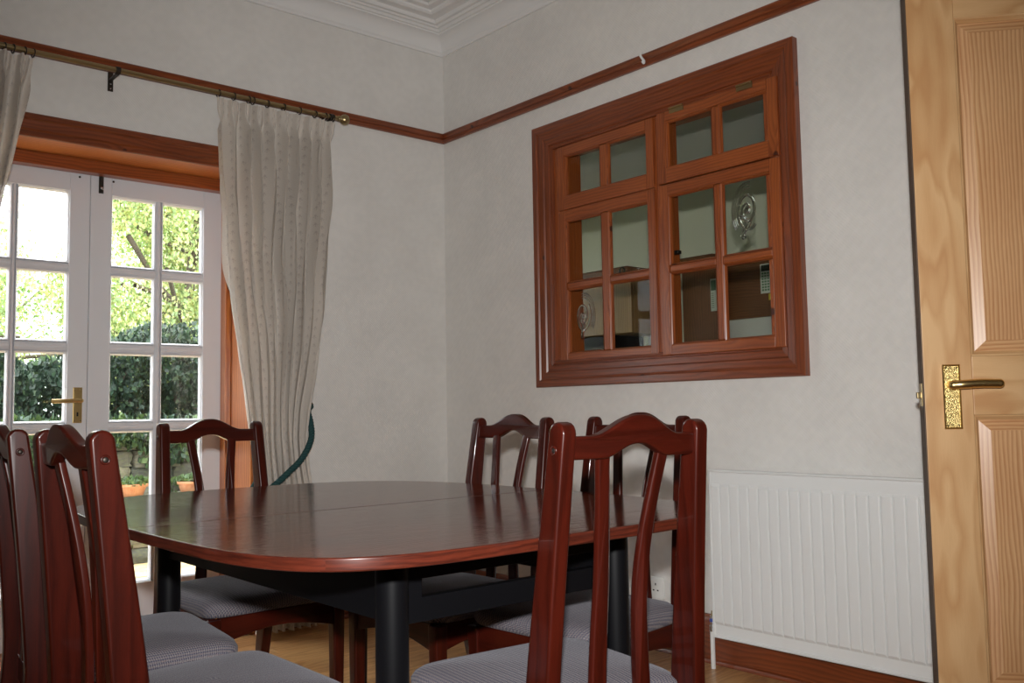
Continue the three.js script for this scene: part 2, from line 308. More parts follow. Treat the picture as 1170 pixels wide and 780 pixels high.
function glazedLeaf(name, label, x0, x1, cols) {
  const d = thing(name, label, 'door', [0, 0, 0], 0, null, 'structure');
  const z0 = DZ - 0.045, z1 = DZ;
  obj('stile', box(x0, cols[0][0], 0.034, DH, z0, z1, 0.003), M.whitePaint, d);
  obj('stile', box(cols[1][1], x1, 0.034, DH, z0, z1, 0.003), M.whitePaint, d);
  obj('top_rail', box(cols[0][0], cols[1][1], 1.932, DH, z0, z1 - 0.0006, 0.002, 'x'), M.whitePaint, d);
  obj('bottom_rail', box(cols[0][0], cols[1][1], 0.034, 0.243, z0, z1 - 0.0006, 0.002, 'x'), M.whitePaint, d);
  const bar = (len, w) => [[-w / 2, -0.02], [-w / 2, 0.004], [-w / 2 + 0.003, 0.012], [-0.004, 0.018], [0.004, 0.018], [w / 2 - 0.003, 0.012], [w / 2, 0.004], [w / 2, -0.02]];
  const xm = (cols[0][1] + cols[1][0]) / 2, wv = cols[1][0] - cols[0][1];
  { const g = extr(bar(1, wv), 1.932 - 0.243, 0, 'xz', 'y'); g.translate(xm, (1.932 + 0.243) / 2, DZ - 0.0225); obj('glazing_bar', g, M.whitePaint, d); }
  for (let i = 0; i < 4; i++) {
    const ya = rowsY[i][1], yb = rowsY[i + 1][0];
    for (const [a, b] of cols) {
      const g = extr(bar(1, yb - ya).map(([p, q]) => [q, p]), b - a, 0, 'zy', 'x'); g.translate((a + b) / 2, (ya + yb) / 2, DZ - 0.0225); obj('glazing_bar', g, M.whitePaint, d);
    }
  }
  for (const [a, b] of cols) for (const [c, e] of rowsY) {
    obj('pane', new THREE.BoxGeometry(b - a + 0.006, e - c + 0.006, 0.004).translate((a + b) / 2, (c + e) / 2, DZ - 0.029), M.glass, d);
    const bead = frame4(b - a, e - c, [[0, 0], [0, 0.019], [0.004, 0.017], [0.009, 0.006], [0.010, 0]]);
    const bm = mergeGeometries(bead); bm.translate(a, c, DZ - 0.026); obj('glazing_bead', bm, M.whitePaint, d);
  }
  return d;
}
const leafL = glazedLeaf('door_1', 'white glazed garden door with the brass lever handle', -2.299, -1.7105, [[-2.212, -2.013], [-1.994, -1.792]]);
const leafR = glazedLeaf('door_2', 'white glazed garden door beside the tied curtain, black bolt on top', -1.7085, -1.119, [[-1.62, -1.426], [-1.398, -1.207]]);
{
  const h = new THREE.Group(); h.name = 'handle'; h.position.set(0.045, 0, DZ + 0.11); leafL.add(h);
  obj('backplate', box(-1.812, -1.775, 0.94, 1.09, -0.11, -0.104, 0.002), M.brass, h);
  const lever = [obj2(cyl(0.009, 0.009, 0.045, -1.79, 1.033, -0.085, 'z')), tube([[-1.788, 1.033, -0.062], [-1.81, 1.033, -0.06], [-1.86, 1.032, -0.06], [-1.905, 1.031, -0.064]], 0.0085, 20, 10)];
  obj('lever', lever, M.brass, h);
  obj('keyhole', box(-1.797, -1.79, 0.968, 0.985, -0.105, -0.1035, 0), M.hole, h);
  for (const y of [1.081, 0.949]) for (const x of [-1.806, -1.781]) obj('screw', new THREE.SphereGeometry(0.0035, 8, 6).translate(x, y, -0.1035), M.brassOld, h);
  const b = new THREE.Group(); b.name = 'bolt'; b.position.set(0.045, 0.05, DZ + 0.11); leafR.add(b);
  obj('bolt_plate', box(-1.722, -1.702, 1.885, 1.975, -0.11, -0.106, 0.001), M.darkMetal, b);
  obj('bolt_bar', cyl(0.005, 0.005, 0.1, -1.712, 1.935, -0.1, 'y', 10), M.darkMetal, b);
  obj('bolt_knob', new THREE.SphereGeometry(0.007, 10, 8).translate(-1.712, 1.905, -0.092), M.chrome, b);
  obj('screw', new THREE.SphereGeometry(0.005, 8, 6).translate(-1.615, 1.995, DZ + 0.0005), M.darkMetal, leafR);
  obj('screw', new THREE.SphereGeometry(0.005, 8, 6).translate(-1.755, 1.995, DZ + 0.0005), M.darkMetal, leafL);
}
function obj2(g) { return g; }

// ---------------------------------------------------------------- serving hatch
{
  const w = thing('window_1', 'stained pine serving hatch with small panes looking into the kitchen', 'serving hatch', [0, 0, 0], 0, null, 'structure');
  const Z0 = 0.738, Z1 = 2.137, Y0 = 1.066, Y1 = 2.283;
  // local frame: x along +z world, facing -x world
  const put = (g, z, y, x = 0) => { g.rotateY(-Math.PI / 2); g.translate(x, y, z); return g; };   // local x -> world z, local +z -> world -x
  const prof = [[0, 0], [0, 0.03], [0.005, 0.036], [0.03, 0.036], [0.036, 0.03], [0.042, 0.028], [0.066, 0.026], [0.072, 0.02], [0.096, 0.018], [0.1, 0.012], [0.104, 0.012], [0.108, 0.016], [0.118, 0.014], [0.122, 0.006], [0.122, -0.02]];
  for (const g of frame4(Z1 - Z0, Y1 - Y0, prof)) obj('architrave', put(g, Z0, Y0), M.stainDark, w);
  // inner frame
  const a0 = Z0 + 0.112, a1 = Z1 - 0.112, b0 = Y0 + 0.085, b1 = Y1 - 0.095;
  for (const g of frame4(a1 - a0, b1 - b0, [[0, -0.14], [0, 0.004], [0.034, 0.004], [0.036, 0.002], [0.036, -0.14], [0, -0.14]])) obj('frame_member', put(g, a0, b0), M.stain, w);
  const zm = 1.476;
  obj('mullion', box(-0.0, 0.10, b0 + 0.03, b1 - 0.03, zm - 0.02, zm + 0.02, 0.003), M.stain, w);
  obj('transom', box(0.0, 0.10, 1.852, 1.89, a0 + 0.03, zm - 0.02, 0.003, 'z'), M.stain, w);
  obj('transom', box(0.0, 0.10, 1.852, 1.89, zm + 0.02, a1 - 0.03, 0.003, 'z'), M.stain, w);
  // casements: [z0, z1, y0, y1, pane columns, pane rows, face x]
  const lit = [
    [0.888, 1.46, 1.868, 2.162, [[0.93, 1.151], [1.194, 1.42]], [[1.93, 2.118]], -0.012],
    [0.888, 1.46, 1.172, 1.862, [[0.93, 1.151], [1.194, 1.42]], [[1.213, 1.503], [1.533, 1.817]], -0.012],
    [1.494, 2.062, 1.868, 2.162, [[1.538, 1.765], [1.798, 2.018]], [[1.93, 2.122]], -0.026],
    [1.494, 2.062, 1.172, 1.862, [[1.538, 1.765], [1.798, 2.018]], [[1.213, 1.503], [1.533, 1.817]], -0.026],
  ];
  for (const [z0, z1, y0, y1, cols, rows, fx] of lit) {
    const c = new THREE.Group(); c.name = 'casement'; w.add(c);
    const xb = fx + 0.04, cz0 = cols[0][0], cz1 = cols[1][1], ry0 = rows[0][0], ry1 = rows[rows.length - 1][1];
    obj('stile', box(fx, xb, y0, y1, z0, cz0, 0.004), M.stain, c);
    obj('stile', box(fx, xb, y0, y1, cz1, z1, 0.004), M.stain, c);
    obj('rail', box(fx, xb, y0, ry0, cz0, cz1, 0.003, 'z'), M.stain, c);
    obj('rail', box(fx, xb, ry1, y1, cz0, cz1, 0.003, 'z'), M.stain, c);
    obj('glazing_bar', box(fx + 0.004, xb - 0.004, ry0, ry1, cols[0][1], cols[1][0], 0.008), M.stain, c);
    if (rows[1]) for (const [p, q] of cols) obj('glazing_bar', box(fx + 0.004, xb - 0.004, rows[0][1], rows[1][0], p, q, 0.008, 'z'), M.stain, c);
    for (const [p, q] of cols) for (const [r, s] of rows) {
      obj('pane', new THREE.BoxGeometry(0.003, s - r + 0.004, q - p + 0.004).translate(fx + 0.024, (r + s) / 2, (p + q) / 2), M.glassHatch, c);
      const bd = mergeGeometries(frame4(q - p, s - r, [[0, 0], [0, 0.016], [0.004, 0.013], [0.008, 0.004], [0.008, 0]])); obj('glazing_bead', put(bd, p, r, fx + 0.022), M.stain, c);
    }
    if (y1 > 2.1 && z0 > 1.4) for (const hz of [1.60, 1.925]) { const h = new THREE.Group(); h.name = 'hinge'; c.add(h); obj('hinge_leaf', box(fx - 0.003, fx + 0.001, 2.146, 2.166, hz - 0.036, hz + 0.036, 0.0008, 'z'), M.brassOld, h); obj('hinge_knuckle', cyl(0.0045, 0.0045, 0.07, fx - 0.004, 2.167, hz, 'z', 12), M.brassOld, h); }
  }
  // swirls of blown glass in two panes
  const swirl = (zc, yc, s, flip, name) => {
    const pts = [], x = -0.004; for (let i = 0; i <= 60; i++) { const t = i / 60, a = t * Math.PI * 3.6 + (flip ? 2.0 : 0.4), r = s * (0.16 + 0.84 * Math.pow(t, 0.8)); pts.push([x - 0.003 * (1 - t), yc + Math.sin(a) * r * 1.15, zc + Math.cos(a) * r * 0.72]); }
    const tail = []; for (let i = 0; i <= 24; i++) { const t = i / 24; tail.push([x, yc - s * (0.3 + 1.25 * t), zc + s * (-0.55 + 0.55 * t + 0.5 * Math.sin(t * 5) * (1 - t * 0.4)) * (flip ? 0.4 : 1)]); }
    const k = new THREE.Group(); k.name = name; w.add(k);
    obj('spiral', tube(pts, s * 0.085, 120, 8), M.swirl, k);
    obj('tail', tube(tail, s * 0.13, 40, 8), M.swirl, k);
    obj('bead', new THREE.SphereGeometry(s * 0.2, 16, 12).scale(0.5, 1, 1).translate(x, yc, zc), M.swirl, k);
    for (let j = 0; j < 3; j++) { const arc = []; for (let i = 0; i <= 20; i++) { const a = 1.4 + i / 20 * 2.4; arc.push([x + 0.002, yc + s * (1.28 + 0.17 * j) * Math.sin(a) * 1.0, zc + s * (1.0 + 0.14 * j) * Math.cos(a) * (flip ? -1 : 1) * 0.85]); } obj('ripple', tube(arc, s * 0.035, 30, 6), M.swirl, k); }
  };
  swirl(1.905, 1.695, 0.066, false, 'glass_swirl');
  swirl(1.03, 1.375, 0.062, true, 'glass_swirl');
  // catches on the kitchen side
  obj('catch', [box(0.012, 0.03, 1.55, 1.63, 1.50, 1.515, 0.003), box(0.026, 0.05, 1.585, 1.60, 1.5, 1.545, 0.003)], M.darkMetal, w);
  { const rg = new THREE.TorusGeometry(0.014, 0.004, 8, 20); rg.rotateY(Math.PI / 2); rg.translate(0.04, 1.555, 1.225); obj('catch_ring', rg, M.darkMetal, w); }
}

// ---------------------------------------------------------------- pine door
{
  const d = thing('door_3', 'pale pine panelled door standing open with brass lever handle', 'door', [-0.503, 0, 2.77], 0, null, 'structure');
  d.rotation.y = -Math.atan2(0.768, 0.64);      // local +x runs from the latch edge to the hinges
  const w = 0.762, H = 2.09, t = 0.02, S = 0.122, mr = [0.93, 1.083], top = 1.985, bot = 0.24, mu = [0.332, 0.43];
  // local +z faces the room (towards the viewer)
  obj('stile', box(0.003, S, 0.008, H, -t, t, 0.002), M.pine, d);
  obj('lipping', box(0, 0.0035, 0.008, H, -t, t, 0.001), M.doorEdge, d, 'weathered dark latch edge');
  obj('stile', box(w - S, w, 0.008, H, -t, t, 0.002), M.pine, d);
  for (const [a, b] of [[0.008, bot], mr, [top, H]]) obj('rail', box(S, w - S, a, b, -t, t - 0.0005, 0.002, 'x'), M.pine, d);
  for (const [a, b] of [[bot, mr[0]], [mr[1], top]]) {
    obj('muntin', box(mu[0], mu[1], a, b, -t, t - 0.0005, 0.002), M.pine, d);
    for (const [p, q] of [[S, mu[0]], [mu[1], w - S]]) {
      for (const s of [1, -1]) {
        const fr = frame4(q - p, b - a, [[0, t - 0.001], [0.004, t - 0.002], [0.008, t - 0.007], [0.012, t - 0.011], [0.012, 0.002]]); const gm = mergeGeometries(fr); if (s < 0) { gm.rotateY(Math.PI); gm.translate(q - p, 0, 0); } gm.translate(p, a, 0); obj('panel_moulding', gm, M.pine, d);
        const m = 0.012, f = mergeGeometries(frame4(q - p - 2 * m, b - a - 2 * m, [[0, 0.004], [0.028, 0.012], [0.03, 0.012], [0.03, 0]])); if (s < 0) { f.rotateY(Math.PI); f.translate(q - p - 2 * m, 0, 0); } f.translate(p + m, a + m, 0); obj('panel_field', f, M.pinePanel, d);
      }
      obj('panel', box(p + 0.04, q - 0.04, a + 0.04, b - 0.04, -0.0125, 0.0125, 0.001), M.pinePanel, d);
    }
  }
  const h = new THREE.Group(); h.name = 'handle'; d.add(h);
  const plate = box(0.047, 0.091, 0.895, 1.062, t, t + 0.005, 0.0025); obj('backplate', plate, M.brassPlate, h);
  obj('plate_rim', mergeGeometries(frame4(0.044, 0.167, [[0, 0], [0, 0.004], [0.002, 0.006], [0.004, 0.004], [0.005, 0]])).translate(0.047, 0.895, t + 0.003), M.brass, h);
  obj('spindle_rose', cyl(0.012, 0.011, 0.028, 0.069, 1.008, t + 0.018, 'z'), M.brass, h);
  const lv = tube([[0.066, 1.008, t + 0.034], [0.085, 1.009, t + 0.04], [0.13, 1.011, t + 0.038], [0.176, 1.01, t + 0.034]], 0.0115, 24, 12); obj('lever', [lv, new THREE.SphereGeometry(0.0117, 14, 10).translate(0.176, 1.01, t + 0.034), new THREE.SphereGeometry(0.0125, 14, 10).translate(0.066, 1.008, t + 0.033)], M.brass, h);
  for (const y of [1.053, 0.904]) for (const x of [0.055, 0.083]) obj('screw', new THREE.SphereGeometry(0.003, 8, 6).translate(x, y, t + 0.005), M.brassOld, h);
  obj('latch', [box(-0.002, 0.001, 0.955, 1.015, -0.011, 0.011, 0.0005), box(-0.012, 0, 0.975, 0.992, -0.007, 0.007, 0.002)], M.brassOld, d);
  // doorway lining in the right wall
  const f = thing('trim_6', 'stained wooden lining of the doorway behind the pine door', 'door frame', [0, 0, 0], 0, null, 'structure');
  obj('lining', box(-0.005, 0.145, 0, 2.115, 3.385, 3.405, 0.002), M.stain, f);
  obj('lining', box(-0.005, 0.145, 0, 2.115, 4.145, 4.165, 0.002), M.stain, f);
  obj('lining', box(-0.005, 0.145, 2.095, 2.115, 3.405, 4.145, 0.002, 'z'), M.stain, f);
}

// ---------------------------------------------------------------- curtains
function curtainGeo(edge, yTop, yBot, nPleat, amp, zBase, headH = 0.085, phase = 0) {
  const nu = 220, nv = 90, pos = [], uv = [], idx = [], flatW = 1.25;
  for (let j = 0; j <= nv; j++) {
    const v = j / nv, y = lerp(yTop, yBot, v), [xa, xb, dz] = edge(y);
    const hd = sst(yTop - headH * 1.6, yTop - headH * 0.6, y), w = Math.abs(xb - xa);
    for (let i = 0; i <= nu; i++) {
      const u = i / nu, wob = 0.5 * N2(u * 3 + phase, y * 1.4) + 0.18 * N2(u * 9 + phase, y * 3.1);
      const ph = u * nPleat * Math.PI * 2 + wob * 1.9 * (1 - hd) + phase;
      const a1 = Math.sin(ph), sh = Math.sign(a1) * Math.pow(Math.abs(a1), 0.75);
      const a2 = Math.sin(ph * 2.0 + 1.3 + 2 * N2(u * 4, y * 0.8 + phase)) * 0.38 + 0.35 * N2(u * 7 + phase * 3, y * 0.5);
      const A = amp * lerp(1, 0.42, hd) * clamp(w / 0.45, 0.62, 1.1);
      const fine = 0.006 * Math.sin(u * nPleat * 3.1 * Math.PI * 2) * hd;
      pos.push(lerp(xa, xb, u) + 0.012 * Math.cos(ph) * (1 - hd), y - 0.003 * Math.sin(u * nPleat * 6.28) * (1 - v), zBase + dz + A * (sh + a2) + fine);
      uv.push(u * flatW, y);
    }
  }
  for (let j = 0; j < nv; j++) for (let i = 0; i < nu; i++) { const a = j * (nu + 1) + i, b = a + 1, c = a + nu + 1, d = c + 1; idx.push(a, c, b, b, c, d); }
  const g = new THREE.BufferGeometry(); g.setAttribute('position', new THREE.Float32BufferAttribute(pos, 3)); g.setAttribute('uv', new THREE.Float32BufferAttribute(uv, 2)); g.setIndex(idx); g.computeVertexNormals();
  return g;
}
const keyed = (tbl) => (y) => { for (let i = 0; i + 1 < tbl.length; i++) if (y >= tbl[i + 1][0]) { const t = clamp((tbl[i][0] - y) / (tbl[i][0] - tbl[i + 1][0])), s = t; return tbl[i].slice(1).map((q, k) => lerp(q, tbl[i + 1][k + 1], s)); } return tbl[tbl.length - 1].slice(1); };
const POLEY = 2.37, POLEZ = 0.095;
{
  const c = thing('curtain', 'cream sprigged curtain gathered right of the garden doors by a rope', 'curtain', [0, 0, 0], 0, 'cream curtains on the brass pole');
  const e = keyed([[2.36, -1.298, -0.712, 0], [2.25, -1.296, -0.728, 0], [2.0, -1.29, -0.738, 0.005], [1.69, -1.277, -0.766, 0.01], [1.43, -1.238, -0.79, 0.012], [1.13, -1.183, -0.832, 0.012], [0.97, -1.16, -0.858, 0.01], [0.86, -1.143, -0.868, 0.008], [0.74, -1.125, -0.862, 0.008], [0.67, -1.12, -0.852, 0.01], [0.4, -1.122, -0.80, 0.02], [0.02, -1.125, -0.755, 0.025]]);
  obj('drape', curtainGeo(e, 2.347, 0.02, 9.5, 0.034, 0.095), M.curtain, c);
  const ring = (x, p) => { const g = new THREE.TorusGeometry(0.016, 0.0022, 6, 18); g.rotateY(Math.PI / 2 + 0.2); g.translate(x, POLEY - 0.004, POLEZ); obj('ring', g, M.darkMetal, p); }, p = thing('curtain_pole', 'thin brass curtain pole with ball end above the garden doors', 'curtain pole');
  for (const x of [-1.29, -1.22, -1.15, -1.13, -1.06, -0.98, -0.9, -0.82, -0.765, -0.745, -0.725]) ring(x, p);
  const l = thing('curtain', 'cream sprigged curtain at the left edge of the photo', 'curtain', [0, 0, 0], 0, 'cream curtains on the brass pole');
  const e2 = keyed([[2.375, -2.62, -2.022, 0], [2.25, -2.60, -2.04, 0], [2.0, -2.57, -2.075, 0.005], [1.75, -2.55, -2.125, 0.01], [1.3, -2.53, -2.26, 0.012], [0.95, -2.52, -2.31, 0.01], [0.7, -2.53, -2.30, 0.01], [0.02, -2.6, -2.25, 0.02]]);
  obj('drape', curtainGeo(e2, 2.347, 0.02, 9.5, 0.034, 0.095, 0.085, 2.2), M.curtain, l);
  for (const x of [-2.58, -2.5, -2.4, -2.3, -2.2, -2.13, -2.1, -2.06, -2.03]) ring(x, p);
  // pole
  obj('rod', cyl(0.0105, 0.0105, 2.1, -1.745, POLEY, POLEZ, 'x', 18), M.brassOld, p);
  const fin = (s, x) => { const g = lathe([[0, 0], [0.011, 0.001], [0.012, 0.008], [0.008, 0.011], [0.012, 0.014], [0.02, 0.024], [0.0225, 0.034], [0.019, 0.046], [0.01, 0.053], [0, 0.055]], 24); g.rotateZ(-s * Math.PI / 2); g.scale(1.15, 1.15, 1.15); g.translate(x, POLEY, POLEZ); obj('finial', g, M.brassOld, p); };
  fin(1, -0.7); fin(-1, -2.79);
  for (const x of [-1.715, -2.62, -0.735]) {
    const b = new THREE.Group(); b.name = 'bracket'; p.add(b);
    obj('wall_plate', box(x - 0.011, x + 0.011, 2.308, 2.387, 0.0, 0.004, 0.001), M.darkMetal, b);
    obj('arm', [box(x - 0.007, x + 0.007, 2.352, 2.36, 0.003, POLEZ, 0.001), cyl(0.0145, 0.0145, 0.018, x, POLEY, POLEZ, 'x', 16)], M.darkMetal, b);
    for (const y of [2.319, 2.338]) obj('screw', new THREE.SphereGeometry(0.0038, 8, 6).translate(x, y, 0.0045), M.chrome, b);
  }
  // tieback: twisted rope from a wall hook around the curtain
  const t = thing('curtain_tieback', 'dark green twisted rope tieback around the gathered curtain', 'tieback');
  const path = new THREE.CatmullRomCurve3([[-0.80, 1.0, 0.02], [-0.845, 0.975, 0.075], [-0.853, 0.92, 0.115], [-0.87, 0.85, 0.15], [-0.925, 0.765, 0.168], [-0.995, 0.705, 0.172], [-1.055, 0.655, 0.165], [-1.12, 0.60, 0.125], [-1.14, 0.59, 0.06], [-1.08, 0.66, 0.036], [-0.97, 0.82, 0.03], [-0.85, 0.97, 0.02]].map((q) => V(...q)));
  for (let s = 0; s < 3; s++) {
    const pts = [], n = 300, fr = path.computeFrenetFrames(n); for (let i = 0; i <= n; i++) { const a = i / n * Math.PI * 2 * 26 + s * 2.094, q = path.getPointAt(i / n); q.addScaledVector(fr.normals[i], Math.cos(a) * 0.0075).addScaledVector(fr.binormals[i], Math.sin(a) * 0.0075); pts.push(q); }
    obj('strand', new THREE.TubeGeometry(new THREE.CatmullRomCurve3(pts), 500, 0.0072, 6), M.rope, t);
  }
  obj('hook', [cyl(0.012, 0.012, 0.004, -0.805, 1.0, 0.003, 'z'), tube([[-0.805, 1.0, 0.0], [-0.805, 1.0, 0.03], [-0.805, 1.012, 0.04]], 0.004, 12, 8)], M.brassOld, t);
}

// ---------------------------------------------------------------- radiator, socket, picture hook
{
  const r = thing('radiator', 'white ribbed panel radiator on the wall beside the pine door', 'radiator');
  const z0 = 1.757, z1 = 2.76, y0 = 0.122, y1 = 0.732, xf = -0.094;
  obj('panel', box(xf, xf + 0.03, y0, y1, z0, z1, 0.006), M.radWhite, r);
  obj('seam_flange', mergeGeometries(frame4(z1 - z0, y1 - y0, [[0, 0], [0, 0.006], [0.004, 0.008], [0.008, 0.006], [0.010, 0]])).rotateY(-Math.PI / 2).translate(xf, y0, z0), M.radWhite, r);
  const rib = (() => {
    const s = [[-0.0198, 0], [-0.0186, 0.005], [-0.0145, 0.0066], [0.0145, 0.0066], [0.0186, 0.005], [0.0198, 0]];
    const g = extr(s, 0.5, 0, 'xz', 'y'); const p = g.attributes.position;   // x across, z out, y long
    for (let i = 0; i < p.count; i++) { const sg = Math.sign(p.getY(i)); p.setY(i, sg * (0.25 + 0.006 - p.getZ(i) * 1.6)); }
    g.computeVertexNormals(); g.rotateY(-Math.PI / 2); return g;
  })();
  for (let i = 0; i < 24; i++) { const m = obj('rib', rib, M.radWhite, r); m.position.set(xf, 0.425, z0 + 0.028 + i * 0.0414); }
  obj('fins', box(xf + 0.03, xf + 0.055, y0 + 0.03, y1 - 0.03, z0 + 0.05, z1 - 0.05, 0.002), M.radWhite, r);
  for (const zb of [z0 + 0.2, z1 - 0.23]) obj('bracket', box(-0.04, 0, 0.3, 0.6, zb, zb + 0.03, 0), M.radWhite, r);
  obj('pipe', cyl(0.0085, 0.0085, 0.135, -0.075, 0.0675, 1.735, 'y', 16), M.radWhite, r, 'white painted pipe');
  const v = new THREE.Group(); v.name = 'valve'; r.add(v);
  obj('valve_body', [cyl(0.011, 0.011, 0.022, -0.075, 0.146, 1.735), cyl(0.0085, 0.0085, 0.04, -0.075, 0.172, 1.735), cyl(0.007, 0.007, 0.03, -0.075, 0.165, 1.75, 'z')], M.chrome, v);
  obj('valve_spindle', cyl(0.004, 0.0025, 0.02, -0.075, 0.2, 1.735), M.brassOld, v);
  obj('valve_mark', cyl(0.0088, 0.0088, 0.012, -0.075, 0.176, 1.735), M.blue, v);
  const s = thing('wall_socket', 'white three-pin wall socket low on the hatch wall', 'socket', [0, 0.242, 1.409]);
  obj('faceplate', box(-0.01, 0, -0.043, 0.043, -0.043, 0.043, 0.004), M.plasticWhite, s);
  for (const [y, z, h, w] of [[0.014, 0, 0.009, 0.005], [-0.01, -0.011, 0.005, 0.008], [-0.01, 0.011, 0.005, 0.008]]) obj('pin_hole', box(-0.0106, -0.0096, y - h / 2, y + h / 2, z - w / 2, z + w / 2, 0), M.hole, s);
  const k = thing('picture_hook', 'small white metal picture hook clipped on the rail', 'hook', [0, 2.437, 1.419]);
  const hk = tube([[-0.012, 0.001, 0], [-0.024, 0.004, 0.002], [-0.031, -0.004, 0.004], [-0.03, -0.02, 0.012], [-0.026, -0.034, 0.02], [-0.032, -0.044, 0.022], [-0.04, -0.038, 0.022]], 0.0055, 40, 8); obj('clip', hk, M.radWhite, k);
}

// ---------------------------------------------------------------- dining table
const TC = [-1.702, 1.961];
{
  const t = thing('dining_table', 'oval-cornered mahogany dining table with black legs', 'table');
  const a = 0.579, b = 0.756, outline = [];
  const nOf = (c, s) => s > 0 ? (c < 0 ? 5.2 : 4.0) : (c < 0 ? 3.2 : 3.3);
  for (let i = 0; i < 160; i++) { const th = i / 160 * Math.PI * 2, c = Math.cos(th), s = Math.sin(th), n = nOf(c, s); outline.push([TC[0] + a * Math.sign(c) * Math.abs(c) ** (2 / n), TC[1] + b * Math.sign(s) * Math.abs(s) ** (2 / n)]); }
  const seam = 2.003;
  const half = (near) => {   // clip the outline at the seam
    const g = near ? 1 : -1, lim = seam + g * 0.0008, out = [];
    for (let i = 0; i < outline.length; i++) { const p = outline[i], q = outline[(i + 1) % outline.length], ip = (p[1] - lim) * g >= 0, iq = (q[1] - lim) * g >= 0; if (ip) out.push(p); if (ip !== iq) { const k = (lim - p[1]) / (q[1] - p[1]); out.push([lerp(p[0], q[0], k), lim]); } }
    return out;
  };
  for (const near of [true, false]) { const g = extr(half(near), 0.022, 0.003, 'xz', 'x', 0.33); g.translate(0, 0.729, 0); const m = obj('tabletop_leaf', weighted(g, 1.2), M.tableTop, t); m.material = [M.tableTop, M.tableEdge]; }
  // black frame: long aprons, slotted end rails, battens, legs
  const LX = [-1.97, -1.385], LZ = [1.40, 2.485], up = 0.718;
  for (const x of LX) obj('apron', box(x - 0.011, x + 0.011, 0.584, up, LZ[0], LZ[1], 0.002, 'z'), M.black, t);
  for (const z of LZ) { obj('end_rail', box(LX[0], LX[1], 0.577, 0.622, z - 0.011, z + 0.011, 0.002, 'x'), M.black, t); obj('batten', box(LX[0], LX[1], 0.655, up, z - 0.011, z + 0.011, 0.002, 'x'), M.black, t); }
  for (const z of LZ) for (const x of LX) { const s = x < -1.7 ? 1 : -1; obj('corner_block', box(Math.min(x, x + s * 0.06), Math.max(x, x + s * 0.06), 0.577, up, z - 0.0105, z + 0.0105, 0.002), M.black, t); }
  for (const x of LX) for (const z of LZ) { const g = lathe([[0, 0], [0.022, 0], [0.0245, 0.004], [0.03, 0.45], [0.0305, up - 0.003], [0.029, up], [0, up]], 32); g.translate(x, 0, z); obj('leg', g, M.black, t); }
  obj('runner', box(-1.71, -1.65, 0.67, up, 1.42, 2.46, 0.002, 'z'), M.black, t);
}

// ---------------------------------------------------------------- chairs
const zc = (y) => y < 0.44 ? lerp(-0.255, -0.197, sst(0, 0.44, y)) : -0.197 - 0.055 * Math.pow((y - 0.44) / 0.495, 1.15);
const zw = (y) => y < 0.42 ? lerp(0.034, 0.066, sst(0, 0.42, y)) : lerp(0.066, 0.04, (y - 0.42) / 0.515);
const xs = (y) => y < 0.45 ? 0.174 : lerp(0.174, 0.157, (y - 0.45) / 0.485);
const seatGeo = (() => {
  const ring = (k) => { const [inset, y] = k, out = []; const n = 88; for (let i = 0; i < n; i++) { const th = i / n * Math.PI * 2, c = Math.cos(th), s = Math.sin(th), e = 2 / 8; let x = Math.sign(c) * Math.abs(c) ** e, z = Math.sign(s) * Math.abs(s) ** e; const hw = lerp(0.186, 0.218, (z + 1) / 2) - inset; out.push([x * hw, y, z * (0.2 - inset) + 0.006]); } return out; };
  const keys = [[0.012, 0.412], [0.002, 0.414], [-0.003, 0.424], [-0.003, 0.438], [0.003, 0.449], [0.014, 0.457], [0.035, 0.463], [0.07, 0.4675], [0.11, 0.470], [0.15, 0.4715], [0.185, 0.472]];
  const rings = keys.map(ring), pos = [], uv = [], idx = [], n = 88;
  rings.forEach((r, k) => r.forEach(([x, y, z]) => { pos.push(x, y, z); const drop = Math.max(0, 0.46 - y), l = Math.hypot(x, z) || 1; uv.push(x + x / l * drop, z + z / l * drop); }));
  for (let k = 0; k + 1 < rings.length; k++) for (let i = 0; i < n; i++) { const a = k * n + i, b = k * n + (i + 1) % n, c = a + n, d = b + n; idx.push(a, c, b, b, c, d); }
  const cTop = pos.length / 3; pos.push(0, 0.472, 0.008); uv.push(0, 0); const L = (rings.length - 1) * n; for (let i = 0; i < n; i++) idx.push(L + i, cTop, L + (i + 1) % n);
  const cB = pos.length / 3; pos.push(0, 0.412, 0.008); uv.push(0, 0); for (let i = 0; i < n; i++) idx.push(i, (i + 1) % n, cB);
  const g = new THREE.BufferGeometry(); g.setAttribute('position', new THREE.Float32BufferAttribute(pos, 3)); g.setAttribute('uv', new THREE.Float32BufferAttribute(uv, 2)); g.setIndex(idx); g.computeVertexNormals(); return g;
})();
